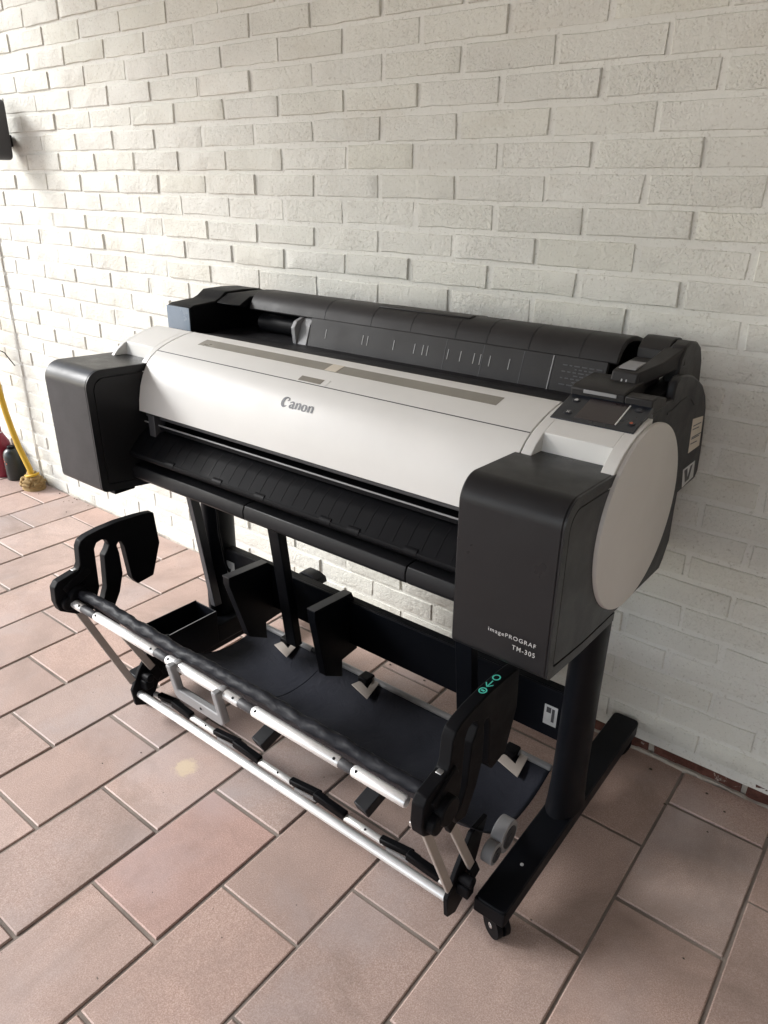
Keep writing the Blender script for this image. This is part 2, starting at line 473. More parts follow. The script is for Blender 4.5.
# top hump at the rear right
hp = [(-.212, .985), (-.207, 1.010), (-.19, 1.030), (-.163, 1.036), (-.125, 1.030), (-.095, 1.016), (-.075, .99), (-.062, .95), (-.05, .90), (-.05, .86), (-.2, .86)]
MB().prism(hp, -.150, -.1225).build('roll_end_cheek', 'lid', P, bev=.004)
MB().prism([(-.205, .99), (-.20, 1.02), (-.18, 1.034), (-.16, 1.038), (-.13, 1.034), (-.10, 1.02), (-.10, 1.012), (-.18, 1.018), (-.19, .99)], -.205, -.151).build('rear_bridge', 'lid', P, bev=.002)

# white top cover
cp = [(-.397, .949), (-.42, .9465), (-.44, .942), (-.462, .936), (-.484, .929), (-.505, .920), (-.524, .908), (-.540, .892), (-.553, .870), (-.563, .845), (-.570, .815), (-.573, .788)]
inner = [(y + .012, z - .009) for y, z in cp[::-1]]; inner[0] = (-.560, .788)
cover = MB().prism(cp + inner, -1.225, -.2525).build('top_cover', 'white', P, bev=.0012, ang=30)
def on_cover(s):          # arc-length position on the cover's outer line
    acc = 0
    for a, b in zip(cp, cp[1:]):
        l = math.hypot(b[0] - a[0], b[1] - a[1])
        if acc + l >= s: f = (s - acc) / l; return (a[0] + (b[0] - a[0]) * f, a[1] + (b[1] - a[1]) * f, (b[0] - a[0]) / l, (b[1] - a[1]) / l)
        acc += l
    return (*cp[-1], 0, -1)
def strip(mb, x0, x1, s0, s1, lift, n=3):
    top = []; 
    for i in range(n + 1):
        y, z, ty, tz = on_cover(s0 + (s1 - s0) * i / n); ny, nz = tz, -ty
        top.append((y + ny * lift, z + nz * lift))
    bot = []
    for i in range(n + 1):
        y, z, ty, tz = on_cover(s0 + (s1 - s0) * i / n); ny, nz = tz, -ty
        bot.append((y - ny * .003, z - nz * .003))
    mb.prism(top + bot[::-1], x0, x1)
def s_of(y):
    acc = 0
    for a, b in zip(cp, cp[1:]):
        l = math.hypot(b[0] - a[0], b[1] - a[1])
        if a[0] >= y >= b[0]: return acc + l * (a[0] - y) / (a[0] - b[0])
        acc += l
s_ = MB(); strip(s_, -1.137, -.346, s_of(-.427), s_of(-.456), .0005); s_.build('viewing_strip', 'tape', cover)
s_ = MB(); strip(s_, -.742, -.712, s_of(-.4275), s_of(-.4555), .0012); s_.build('strip_clip', 'sticker', cover)
s_ = MB(); strip(s_, -1.224, -.2535, s_of(-.5045), s_of(-.5062), .0003); s_.build('cover_seam', 'midgrey', cover)
# release latch: raised rim with sunk dished floor
s_ = MB(); strip(s_, -.775, -.697, s_of(-.486), s_of(-.503), .0006); s_.mi = 1
strip(s_, -.772, -.712, s_of(-.488), s_of(-.5015), .0011)
s_.build('release_latch', ['white', 'tape'], cover)

# the printed maker's lettering
LOGO = {
 'C': [([(.86, .80), (.80, .93), (.62, 1.0), (.40, .96), (.20, .78), (.12, .52), (.16, .26), (.34, .08), (.56, .08), (.74, .20)], [.03, .06, .09, .17, .26, .30, .28, .22, .12, .04]), ([(.86, .98), (.84, .80), (.66, .66)], [.05, .14, .03])],
 'a': [([(.12, .54), (.30, .66), (.50, .64), (.58, .50), (.58, .10), (.70, .04), (.78, .10)], [.10, .10, .14, .19, .19, .12, .04]), ([(.56, .40), (.28, .34), (.16, .20), (.28, .06), (.46, .10), (.56, .22)], [.06, .10, .18, .14, .08, .05])],
 'n': [([(.04, .62), (.16, .62), (.18, .5), (.18, .02)], [.04, .12, .20, .20]), ([(.18, .46), (.36, .64), (.54, .64), (.62, .5), (.62, .02)], [.05, .10, .14, .20, .20])],
 'o': [([(.38, .66), (.20, .58), (.14, .34), (.20, .10), (.38, .02)], [.07, .15, .21, .15, .07]), ([(.38, .66), (.56, .58), (.62, .34), (.56, .10), (.38, .02)], [.07, .15, .21, .15, .07])],
}
def ribbon(mb, pts, wid, fmap):
    P2 = [Vector(p) for p in pts]; L, R = [], []
    # smooth the stroke a little
    Q, W = [], []
    for i in range(len(P2) - 1):
        for k in range(4):
            f = k / 4; p0 = P2[max(i - 1, 0)]; p1 = P2[i]; p2 = P2[i + 1]; p3 = P2[min(i + 2, len(P2) - 1)]
            Q.append(.5 * ((2 * p1) + (p2 - p0) * f + (2 * p0 - 5 * p1 + 4 * p2 - p3) * f * f + (3 * p1 - p0 - 3 * p2 + p3) * f ** 3)); W.append(wid[i] * (1 - f) + wid[i + 1] * f)
    Q.append(P2[-1]); W.append(wid[-1])
    for i, q in enumerate(Q):
        d = (Q[min(i + 1, len(Q) - 1)] - Q[max(i - 1, 0)]).normalized(); n = Vector((-d.y, d.x))
        L.append(mb.bm.verts.new(fmap(q + n * W[i] / 2))); R.append(mb.bm.verts.new(fmap(q - n * W[i] / 2)))
    for i in range(len(Q) - 1): mb.face([L[i], R[i], R[i + 1], L[i + 1]])
lg = MB(); x = 0
H = .0195; s_top = s_of(-.5385)
for ch, adv in zip('Canon', (.98, .80, .80, .80, .80)):
    for pts, wid in LOGO[ch]:
        def fm(q, x=x):
            u = (x + q.x + .18 * q.y * .3) / 4.06 * .084; s = s_top + (1 - q.y) * H
            y, z, ty, tz = on_cover(s); return (-.776 + u, y + tz * .0006, z - ty * .0006)
        ribbon(lg, pts, [w_ * 1.3 for w_ in wid], fm)
    x += adv
lg.build('cover_lettering', 'logo', cover)

# white end covers, each with a sunk step above its ink box
def notch(prof_lo):      # profile with a step cut
    return [p for p in prof_lo]
low = [(-.573, .70), (-.44, .70), (-.397, .93)]
full = cp + low
cut = [(-.397, .949), (-.42, .9465), (-.44, .942), (-.462, .936), (-.484, .929), (-.4985, .9225), (-.5035, .890), (-.540, .875), (-.555, .860), (-.560, .80), (-.56, .70), (-.44, .70), (-.397, .93)]
e = MB(); e.prism(full, -.2505, -.232); e.prism(cut, -.2325, -.1175); e.prism(full, -.118, -.0972)
e.build('end_cover', 'white', P, bev=.0012, ang=30)
e = MB(); e.prism(full, -1.246, -1.2275); e.prism(cut, -1.357, -1.2455); e.prism(full, -1.368, -1.3565)
e.build('end_cover', 'white', P, bev=.0012, ang=30)

# round side cover (slightly oval disc)
ux, uz = .969, -.247
def oval(a, b, n=72, c=(-.397, .780)):
    return [(c[0] + a * math.cos(2 * PI * i / n) * ux + b * math.sin(2 * PI * i / n) * -uz, c[1] + a * math.cos(2 * PI * i / n) * uz + b * math.sin(2 * PI * i / n) * ux) for i in range(n)]
d = MB(); d.loft([[(x, y, z) for y, z in oval(.1795 + k, .1605 + k)] for x, k in ((-.0968, 0), (-.0925, 0), (-.0905, -.0010), (-.0895, -.0035))])
d.build('round_side_cover', 'beige', P, ang=40)

# ink boxes
def box_profile(ins=0):
    y0, y1, z0, z1 = -.6975 + ins, -.43, .614 + ins, .8985 - ins; r, rb = .040 - ins * .6, .014 - ins * .3
    pr = [(y1, z1 - .012), (-.50, z1 - .0055)]
    pr += arc((y0 + r, z1 - r), r, 90, 180, 10)
    pr += arc((y0 + rb + .004, z0 + rb), rb, 180, 262, 5)
    pr += [(-.57, z0 - .012), (y1, z0 - .020)]
    return pr
for x0, x1, s in ((-.262, -.096, 1), (-1.399, -1.227, 1)):
    bx = MB(); bx.prism(box_profile(), x0, x1 - .0032); bo = bx.build('ink_box', 'ink', P, bev=.0025, ang=40)
    op, ip = box_profile(), box_profile(.0165)
    # rim of the outer face: a band between the outer line and the door
    q = MB(); n = len(op)
    for xa, xb in ((x1 - .0032, x1),):
        A = [q.bm.verts.new((xb, *p)) for p in op]; B = [q.bm.verts.new((xb, *p)) for p in ip]
        C = [q.bm.verts.new((xa, *p)) for p in op]; D = [q.bm.verts.new((xa, *p)) for p in ip]
        for i in range(n - 1):
            q.face([A[i], A[i + 1], B[i + 1], B[i]]); q.face([A[i], A[i + 1], C[i + 1], C[i]]); q.face([B[i], B[i + 1], D[i + 1], D[i]])
        q.face([A[0], B[0], D[0], C[0]]); q.face([A[-1], B[-1], D[-1], C[-1]])
    q.build('box_rim', 'ink', bo, ang=40)
    MB().prism(box_profile(.0192), x1 - .0034, x1 - .0004).build('box_door', 'ink', bo, bev=.0006, ang=40)
    MB().box((x0 + .02, -.655, .596), (x1 - .012, -.60, .606)).build('box_foot', 'black', bo, bev=.002)
    if x1 > -.2:
        text_mesh('imagePROGRAF', .079, .0090, 'print', 'model_lettering', bo, (-.1165, -.6977, .6655), (1, 0, 0), (0, 0, 1), 'R', .006)
        text_mesh('TM-305', .0375, .0080, 'print', 'model_number', bo, (-.1165, -.6977, .6515), (1, 0, 0), (0, 0, 1), 'R', .006)

# control panel and its housing
pa, pb = Vector((-.459, .9375)), Vector((-.380, .9625)); pd = (pb - pa).normalized(); pn = Vector((-pd.y, pd.x)); PLN = (pb - pa).length
def PP(t, off): q = pa + pd * t * PLN + pn * off; return (q.x, q.y)
cpn = MB().prism([PP(0, .0012), PP(1, .0012), PP(1, -.03), PP(0, -.02)], -.2435, -.1045).build('control_panel', 'panel', P, bev=.001)
def on_panel(mb, x0, x1, t0, t1, lo, hi): mb.prism([PP(t0, hi), PP(t1, hi), PP(t1, lo), PP(t0, lo)], x0, x1)
q = MB(); on_panel(q, -.2065, -.1385, .13, .90, 0, .0018); q.build('touch_screen', 'screen', cpn, bev=.0006)
q = MB(); on_panel(q, -.1392, -.1372, .14, .88, .001, .0024); q.build('screen_edge', 'alu', cpn)
def button(x, t, mat, mark):
    c = PP(t, .0014); q = MB()
    ring = lambda r, off: [(x + r * math.cos(2 * PI * k / 20), *[PP(t + r * math.sin(2 * PI * k / 20) / PLN, off)[i] for i in (0, 1)]) for k in range(20)]
    q.loft([ring(.0072, .001), ring(.0070, .0022), ring(.006, .0026)]); q.mi = 1
    if mark == 'home':
        q.loft([[(x + a, *PP(t + b / PLN, oo)) for a, b in ((-.003, -.003), (.003, -.003), (.003, .001), (0, .0038), (-.003, .001))] for oo in (.0026, .003)])
    elif mark == 'cross':
        for sg in (1, -1):
            q.loft([[(x + a * sg, *PP(t + b / PLN, oo)) for a, b in ((-.003, -.002), (-.002, -.003), (.003, .002), (.002, .003))] for oo in (.0026, .003)])
    elif mark == 'ring':
        q.loft([ring(.0035, .0026), ring(.0035, .003), ring(.0024, .003), ring(.0024, .0026)], cap=False)
    else:
        q.loft([ring(.0026, .0026), ring(.0026, .003)])
    q.build('panel_button', ['panel', mat], cpn)
button(-.2255, .74, 'print', 'home'); button(-.222, .27, 'rib', 'cross'); button(-.121, .79, 'logo', 'ring'); button(-.1175, .29, 'redmark', 'dot')
# housing behind the panel: sloped lid, raised block, pocket and bridge
hs = MB().prism([(-.383, .955), (-.385, .974), (-.375, .979), (-.30, .984), (-.285, .982), (-.285, .93), (-.36, .93)], -.245, -.152).build('panel_housing', 'lid', P, bev=.0025)
MB().prism([(-.383, .955), (-.385, .974), (-.36, .976), (-.315, .966), (-.315, .94), (-.36, .93)], -.1515, -.1055).build('housing_shoulder', 'lid', P, bev=.0025)
MB().box((-.222, -.3865, .9675), (-.165, -.3845, .9735)).build('housing_trim', 'grey', hs, bev=.0008)
bl = MB().prism([(-.330, .962), (-.318, .998), (-.30, 1.001), (-.215, 1.005), (-.20, 1.0), (-.20, .93), (-.33, .93)], -.203, -.157).build('lock_block', 'lid', P, bev=.003)
q = MB()
for k in (-.184, -.176): q.prism([(-.3262, .974), (-.3222, .986), (-.3226, .9863), (-.3266, .9742)], k, k + .0022)
q.build('lock_mark', 'rib', bl)
MB().prism([(-.31, 1.0005), (-.26, 1.0035), (-.26, 1.0065), (-.305, 1.004)], -.196, -.166).build('lock_lid', 'grey', bl, bev=.001)
MB().prism([(-.315, .94), (-.30, .962), (-.22, .968), (-.17, .975), (-.17, .91), (-.31, .91)], -.156, -.122).build('side_pocket', 'black', P, bev=.002)
# sloped arm from the block to the rear bridge
ar = MB(); ar.loft([[(-.172, -.315, .975), (-.156, -.315, .975), (-.157, -.315, .9985), (-.172, -.315, .9985)],
                    [(-.168, -.25, .985), (-.136, -.25, .985), (-.138, -.25, 1.009), (-.168, -.25, 1.007)],
                    [(-.160, -.185, .995), (-.120, -.185, .995), (-.124, -.185, 1.029), (-.158, -.185, 1.027)]]); ar.build('side_arm', 'lid', P, bev=.0025)

# rear roll cover (curved lid), guide plate with tick marks, left cheek
rc = [(-.050, .93), (-.060, .975), (-.085, 1.005), (-.115, 1.022), (-.150, 1.031), (-.180, 1.034), (-.205, 1.031), (-.222, 1.022), (-.233, 1.008), (-.239, .992)]
rin = [(y + (.006 if y > -.2 else .009), z - .010) for y, z in rc[::-1]]; rin[0] = (-.231, .988)
rcv = MB().prism(rc + rin, -1.195, -.225).build('roll_cover', 'lid', P, bev=.0015, ang=30)
for xx in (-.94, -.80, -.69, -.575, -.50, -.405, -.30):
    q = MB(); q.prism([(y - .0004, z + .0004) for y, z in rc[3:]] + [(y + .002, z - .002) for y, z in rc[3:][::-1]], xx, xx + .0016)
    q.build('cover_rib', 'dark', rcv)
q = MB(); q.prism([(-.130, 1.0285), (-.19, 1.0365), (-.205, 1.034), (-.205, 1.031), (-.13, 1.024)], -.80, -.56); q.build('cover_grip', 'lid', rcv, bev=.002)
gp = [(-.2405, .9925), (-.262, .925), (-.256, .920), (-.230, .990)]
gpl = MB().prism(gp, -.975, -.3465).build('roll_guide', 'lid', P, bev=.0008)
MB().prism([(y - .0012, z) for y, z in gp[:2]] + gp[2:], -.345, -.24).build('embossed_guide', 'lid', P, bev=.0008)
def on_guide(x0, x1, t0, t1, mb, lift=.0008):
    a, b = Vector(gp[1]), Vector(gp[0]); f = lambda t, o_: ((a + (b - a) * t).x - o_, (a + (b - a) * t).y + o_ * .3)
    mb.prism([f(t0, lift), f(t1, lift), f(t1, -.001), f(t0, -.001)], x0, x1)
for xx in (-.923, -.811, -.797, -.723, -.667, -.645, -.633, -.581, -.550, -.518, -.503, -.481, -.437):
    q = MB(); on_guide(xx - .0008, xx + .0008, .40, .70, q); q.build('size_mark', 'tick', gpl)
q = MB(); on_guide(-.3475, -.3455, .05, .98, q, .0022); q.build('guide_edge', 'grey', gpl)
for xx in (-.50, -.41, -.59):
    q = MB(); on_guide(xx, xx + .0015, .03, .97, q, .0004); q.build('guide_rib', 'midgrey', gpl)
q = MB(); random.seed(2)
for rr in range(7):
    tt = .25 + rr * .085; xx = -.325 if rr % 2 == 0 else -.30
    while xx < -.25:
        l = random.uniform(.004, .012); on_guide(xx, xx + l, tt, tt + .03, q, .0018); xx += l + .004
q.build('embossed_lettering', 'midgrey', bpy.data.objects['embossed_guide'])
MB().prism([(-.255, .925), (-.395, .946), (-.395, .92), (-.255, .90)], -1.225, -.2455).build('rear_ledge', 'dark', P, bev=.001)
ck = [(-.352, .935), (-.350, .994), (-.335, .9995), (-.268, 1.004), (-.252, 1.010), (-.231, 1.024), (-.170, 1.026), (-.111, 1.023), (-.070, 1.010), (-.050, .97), (-.05, .88), (-.3, .88)]
MB().prism(ck, -1.384, -1.291).build('roll_end_cheek', 'black', P, bev=.003)
q = MB(); q.box((-1.382, -.3535, .937), (-1.293, -.3522, .9935)); q.build('cheek_sheen', 'sky_sheen', P)  # thin plate coloured as the sky's gloss on the black cheek front
MB().prism([(-.268, 1.0), (-.228, 1.020), (-.111, 1.021), (-.07, 1.005), (-.06, .99), (-.10, 1.005), (-.2, 1.008), (-.25, .995)], -1.2905, -1.2).build('cheek_bridge', 'black', P, bev=.003)
MB().box((-1.29, -.10, .90), (-.98, -.07, 1.0)).build('roll_cavity_back', 'black', P)
fl = MB().prism([(-.262, .922), (-.268, .968), (-.258, .982), (-.235, .990), (-.20, .985), (-.20, .92)], -1.02, -1.008)
fl.prism([(-.245, .975), (-.228, .992), (-.215, .99), (-.252, .925), (-.262, .928)], -1.0075, -.978)
fl.build('roll_flange', 'grey', P, bev=.0015)
q = MB(); q.cyl((-1.10, -.20, .955), .022, .17, 0, 24); q.build('roll_spindle', 'black', P)

# paper exit: chrome guide, ribbed plate, rounded lip, lower bar
XL, XR = -1.226, -.263
MB().prism([(-.45, .60), (-.45, .80), (-.51, .80), (-.51, .60)], XL, XR).build('exit_back', 'black', P)
MB().prism([(-.512, .785), (-.556, .780), (-.556, .772), (-.512, .765)], XL, XR).build('exit_upper_guide', 'midgrey', P, bev=.002)
MB().tube([(XL, -.560, .760), (XR, -.560, .760)], .0018, 10).build('exit_rail', 'grey', P)
MB().box((XL, -.5575, .748), (XR, -.512, .7565)).build('exit_platen', 'black', P, bev=.001)
gpf = [(-.520, .742), (-.560, .742), (-.580, .728), (-.607, .701)] + arc((-.602, .6935), .010, 150, 285, 6) + [(-.575, .672), (-.53, .69)]
og = MB().prism(gpf, XL, XR)
nr = 30
for i in range(nr):
    xx = XL + .015 + (XR - XL - .03) * (i + .5) / nr
    og.prism([(-.5602, .7423), (-.5802, .7286), (-.6068, .7020), (-.605, .700), (-.578, .726), (-.559, .7405)], xx - .0009, xx + .0009)
og = og.build('output_guide', 'black', P)
for xx in (-1.09, -.93, -.80, -.62, -.55, -.42):
    q = MB(); q.prism([(y * 1.0008, z + .0004) for y, z in arc((-.602, .6935), .0103, 100, 190, 5)] + [(-.60, .69)], xx, xx + .028)
    q.build('roller_cover', 'black', og)
for xa, xb in ((XL, -.840), (-.838, -.417), (-.415, XR)):
    MB().prism([(-.592, .664), (-.604, .662), (-.609, .65), (-.608, .634), (-.602, .627), (-.56, .625), (-.56, .664)], xa, xb)  .build('lower_bar', 'bar', P, bev=.0015)
MB().box((XL, -.56, .60), (XR, -.44, .655)).build('exit_underside', 'black', P, bev=.002)
MB().box((-1.195, -.572, .715), (-1.172, -.54, .785)).build('exit_end_bracket', 'midgrey', P, bev=.002)

# ---------------------------------------------------------------- stand
def rounded_rect(cx, cy, hx, hy, r, n=4):
    pts = []
    for (sx, sy, a) in ((1, 1, 0), (-1, 1, 90), (-1, -1, 180), (1, -1, 270)):
        pts += [(cx + sx * (hx - r) + r * math.cos(math.radians(a + 90 * k / n)), cy + sy * (hy - r) + r * math.sin(math.radians(a + 90 * k / n))) for k in range(n + 1)]
    return pts
def oval_xy(cx, cy, a, b, n=32, z=0): return [(cx + a * math.cos(2 * PI * i / n), cy + b * math.sin(2 * PI * i / n), z) for i in range(n)]
def caster(parent, x, y, turn):
    q = MB(); c, s = math.cos(turn), math.sin(turn)
    R = lambda px, py, pz: (x + px * c - py * s, y + px * s + py * c, pz)
    def cylx(px0, px1, r, cy, cz, seg=24):
        q.loft([[R(px, cy + r * math.cos(2 * PI * k / seg), cz + r * math.sin(2 * PI * k / seg)) for k in range(seg)] for px in (px0, px1)])
    q.mi = 0
    cylx(-.014, -.003, .026, .012, .026); cylx(.003, .014, .026, .012, .026)
    q.mi = 1
    cylx(-.0152, .0152, .006, .012, .026, 12)
    q.loft([[R(px, py, pz) for py, pz in ((-.014, .050), (.026, .050), (.030, .036), (.018, .020), (.004, .022), (-.012, .038))] for px in (-.0025, .0025)])
    q.loft([oval_xy(x, y, .012, .012, 16, z) for z in (.044, .054)])
    q.mi = 2
    cylx(-.0148, -.014, .012, .012, .026, 16)
    return q.build('caster', ['black', 'zinc', 'grey'], parent, bev=.001)
for cx in (-.1525, -1.231):
    f = MB(); f.prism(rounded_rect(cx, -.344, .0315, .336, .012), .054, .0905, ax=2)
    fo = f.build('stand_foot', 'stand', P, bev=.003)
    caster(fo, cx - .004, -.650, -2.05); caster(fo, cx - .002, -.05, -.4)
    q = MB(); q.prism(rounded_rect(cx, -.6765, .0318, .006, .004), .057, .088, ax=2); q.build('foot_end_cap', 'black', fo, bev=.002)
    q = MB(); q.cyl((cx + .004, -.565, .0909), .0035, .0012, 2, 12); q.build('foot_screw', 'print', fo)
    l = MB(); l.loft([oval_xy(cx - .001, -.362, a, b, 32, z) for a, b, z in ((.036, .062, .0900), (.0345, .058, .105), (.0325, .053, .16), (.0315, .050, .35), (.0315, .050, .59))])
    l.build('stand_leg', 'stand', P)
# cross beam, its label, brackets, slanting struts
cb = MB(); cb.box((-1.199, -.372, .240), (-.184, -.366, .358)); cb.box((-1.199, -.366, .352), (-.184, -.345, .358)); cb.box((-1.199, -.366, .240), (-.184, -.345, .246))
cbo = cb.build('cross_beam', 'stand', P, bev=.0015)
q = MB(); q.box((-.222, -.3728, .270), (-.193, -.372, .318)); q.build('beam_label', 'silver', cbo)
q = MB(); q.box((-1.196, -.3728, .268), (-1.165, -.372, .322)); q.build('beam_label', 'silver', cbo)
q = MB(); q.box((-.217, -.3732, .30), (-.207, -.3727, .313)); q.box((-.205, -.3732, .28), (-.199, -.3727, .312)); q.build('label_print', 'midgrey', cbo)
q = MB(); q.box((-1.192, -.3732, .275), (-1.18, -.3727, .30)); q.build('label_print', 'midgrey', cbo)
for xx, dy in ((-1.035, 0), (-.765, .02)):
    pr = [(-.515 + dy, .388), (-.385 + dy, .380), (-.352, .352), (-.343, .30), (-.343, .21), (-.40, .205), (-.40, .155), (-.46, .19), (-.515 + dy, .366)]
    br = MB().prism(pr, xx - .0045, xx + .0185)
    br.prism([(-.516 + dy, .3885), (-.385 + dy, .3805), (-.352, .3525), (-.354, .350), (-.386 + dy, .378), (-.516 + dy, .386)], xx - .0055, xx + .0195)
    br.build('support_bracket', ['stand'], P, bev=.001)
    q = MB(); q.prism([(-.5165 + dy, .3895), (-.385 + dy, .3815), (-.3845 + dy, .3812), (-.3845 + dy, .379), (-.5165 + dy, .3868)], xx - .005, xx + .019); q.build('bracket_cap', 'midgrey', P)
for xx, wd, tz in ((-1.212, .020, .60), (-.905, .036, .62), (-.377, .040, .62)):
    q = MB(); q.loft([[(xx - wd / 2, -.478, tz), (xx + wd / 2, -.478, tz), (xx + wd / 2, -.452, tz), (xx - wd / 2, -.452, tz)],
                      [(xx - wd / 2, -.420, .19), (xx + wd / 2, -.420, .19), (xx + wd / 2, -.396, .19), (xx - wd / 2, -.396, .19)]])
    q.build('stand_strut', 'midgrey' if xx < -1.2 else 'stand', P, bev=.002)
MB().tube([(-1.19, -.40, .55), (-1.185, -.40, .42), (-1.175, -.395, .33), (-1.16, -.39, .29)], .003, 8).build('power_cable', 'black', P)
q = MB(); q.prism([(-.955, .335), (-.955, .350), (-.942, .358), (-.91, .358), (-.888, .350), (-.884, .335)], -.335, -.30, ax=1); q.build('rear_bracket', 'midgrey', P, bev=.003)
# open tray on the far foot
tr = MB(); x0, x1, y0, y1, z0, z1 = -1.262, -1.172, -.645, -.44, .093, .198; w_ = .003
tr.prism([(y0 + .03, z0), (y1, z0), (y1, z1), (y0, z1), (y0, z0 + .06)], x1 - w_, x1)
tr.prism([(y0 + .03, z0), (y1, z0), (y1, z1 + .002), (y0, z1 + .006), (y0, z0 + .06)], x0, x0 + w_)
tr.box((x0 + w_, y0, z0 + .05), (x1 - w_, y0 + w_, z1)); tr.box((x0 + w_, y1 - w_, z0), (x1 - w_, y1, z1)); tr.box((x0 + w_, y0 + .02, z0 + .03), (x1 - w_, y1 - w_, z0 + .034))
tro = tr.build('side_tray', 'stand', P, bev=.001)
MB().box((x1 - .0024, y0 + .002, z1 + .0002), (x1 - .0006, y1 - .002, z1 + .0012)).build('tray_edge', 'grey', tro)
MB().box((-1.262, -.44, .0915), (-1.172, -.34, .15)).build('leg_base', 'stand', P, bev=.004)

# ---------------------------------------------------------------- catch basket
B = empty('catch_basket', (-.69, -.6, .3), P)
WORLD[B.name] = Matrix.Translation((-.69, -.6, .3)); B.location = (-.69, -.6, .3)
arm = [(-.616, .562), (-.609, .48), (-.636, .402), (-.681, .397), (-.694, .417), (-.703, .505), (-.709, .520), (-.716, .522), (-.722, .515), (-.718, .494), (-.7165, .441),
       (-.730, .397), (-.756, .352), (-.786, .362), (-.790, .378), (-.772, .395), (-.761, .422), (-.756, .500), (-.746, .512), (-.740, .524), (-.745, .537), (-.757, .542), (-.770, .539), (-.777, .527), (-.779, .43),
       (-.792, .398), (-.802, .380), (-.842, .388), (-.878, .412), (-.884, .435), (-.882, .470), (-.872, .482), (-.822, .492), (-.816, .503), (-.813, .543), (-.806, .556), (-.790, .563), (-.757, .568), (-.711, .5705), (-.658, .568), (-.63, .565)]
for xr in (-1.150, -.175):
    a = MB().prism(arm, xr - .022, xr)
    ao = a.build('basket_arm', 'black', B, bev=.0022, ang=25)
    q = MB(); q.cyl((xr - .005, -.835, .437), .024, .046, 0, 28); q.cyl((xr + .004, -.858, .427), .017, .02, 0, 24); q.bar((xr - .010, -.86, .455), (xr - .010, -.80, .487), .022, .030)
    q.build('arm_pivot', 'black', B, bev=.003)
    q = MB(); q.box((xr - .016, -.832, .4905), (xr - .006, -.820, .4925)); q.build('pivot_pin', 'zinc', B, bev=.001)
    q = MB(); q.box((xr - .034, -.868, .403), (xr - .020, -.858, .412)); q.build('latch_tab', 'zinc', B, bev=.001)
    # flat linkage bars and end plate
    sx = -.215 if xr > -1 else -1.168
    for dx, p0, p1 in ((0, (-.838, .405), (-.722, .125)), (.012, (-.792, .395), (-.655, .115))):
        q = MB(); q.bar((sx + dx, *p0), (sx + dx, *p1), .0175, .007); q.build('link_bar', 'taupe', B, bev=.0015)
    for p0, p1 in (((-.788, .384), (-.752, .310)), ((-.67, .146), (-.652, .108))):
        q = MB(); q.bar((sx + .0125, *p0), (sx + .0125, *p1), .023, .011); q.build('link_sleeve', 'black', B, bev=.002)
    q = MB(); q.prism([(-.695, .038), (-.722, .052), (-.728, .10), (-.70, .15), (-.655, .205), (-.60, .205), (-.63, .12), (-.665, .055)], sx - .008, sx + .002); q.build('end_plate', 'black', B, bev=.002)
    q = MB(); q.box((sx + .004, -.705, .10), (sx + .030, -.682, .125)); q.cyl((sx + .018, -.69, .130), .011, .028, 0, 18); q.build('foot_clamp', 'black', B, bev=.003)

def tube_part(name, x0, x1, y, z, r, mat, seg=16):
    q = MB(); e = r * .35
    q.tube([(x0, y, z), (x0 + e * .3, y, z), (x0 + e, y, z), (x1 - e, y, z), (x1 - e * .3, y, z), (x1, y, z)], [r * .55, r * .88, r, r, r * .88, r * .55], seg)
    return q.build(name, mat, B)
RY, RZ = -.850, .4245
segs = [(-1.142, -1.101), (-1.055, -.842), (-.807, -.597), (-.563, -.358), (-.333, -.225)]
for a, b in segs: tube_part('upper_rail', a, b, RY, RZ, .0100, 'alu')
for a, b in zip(segs, segs[1:]): tube_part('rail_joint', a[1] - .006, b[0] + .006, RY, RZ, .0088, 'midgrey')
for xx in (-1.108, -1.045, -.852, -.797, -.61, -.552, -.368, -.322):
    q = MB(); d_ = Vector((0, -.62, .78)); c_ = Vector((xx, RY, RZ)) + d_ * .0100
    q.tube([c_ - d_ * .002, c_ + d_ * .0006], .0026, 10)
    q.build('rail_screw', 'black', B)
tube_part('lower_rail', -1.165, -.222, -.710, .0835, .0096, 'alu')
segs2 = [(-1.16, -1.13), (-1.02, -.912), (-.775, -.655), (-.515, -.40), (-.275, -.225)]
L2Y, L2Z = -.668, .060
for a, b in segs2: tube_part('middle_rail', a, b, L2Y, L2Z, .0078, 'alu')
for a, b in zip(segs2, segs2[1:]):
    q = MB(); L = b[0] - a[1]; xa = a[1]
    q.bar((xa - .012, L2Y, L2Z + .004), (xa + L * .52, L2Y + .006, L2Z + .010), .014, .016, (0, 1, 0))
    q.bar((xa + L * .45, L2Y - .002, L2Z + .012), (xa + L + .010, L2Y, L2Z + .004), .018, .017, (0, 1, 0))
    q.bar((xa + L * .36, L2Y + .012, L2Z - .002), (xa + L * .62, L2Y + .010, L2Z - .002), .014, .016, (0, 1, 0))
    q.build('rail_hinge', 'black', B, bev=.003)
    q = MB(); q.bar((xa + .01, L2Y - .011, L2Z + .001), (xa + L * .5, L2Y - .006, L2Z + .001), .008, .004, (0, 1, 0)); q.build('hinge_plate', 'grey', B, bev=.001)
for xx in (-.955, -.705, -.45):
    q = MB(); q.cyl((xx, L2Y - .004, L2Z + .0068), .002, .003, 2, 8); q.build('rail_screw', 'black', B)
BY, BZ = -.330, .124
for a, b in ((-1.125, -.914), (-.836, -.205)): tube_part('back_rail', a, b, BY, BZ, .0085, 'grey')
MB().tube([(-1.115, BY, BZ), (-1.20, BY - .005, BZ + .045)], .006, 10).build('back_rail_end', 'grey', B)
tube_part('rail_joint', -.920, -.830, BY, BZ, .0078, 'black')
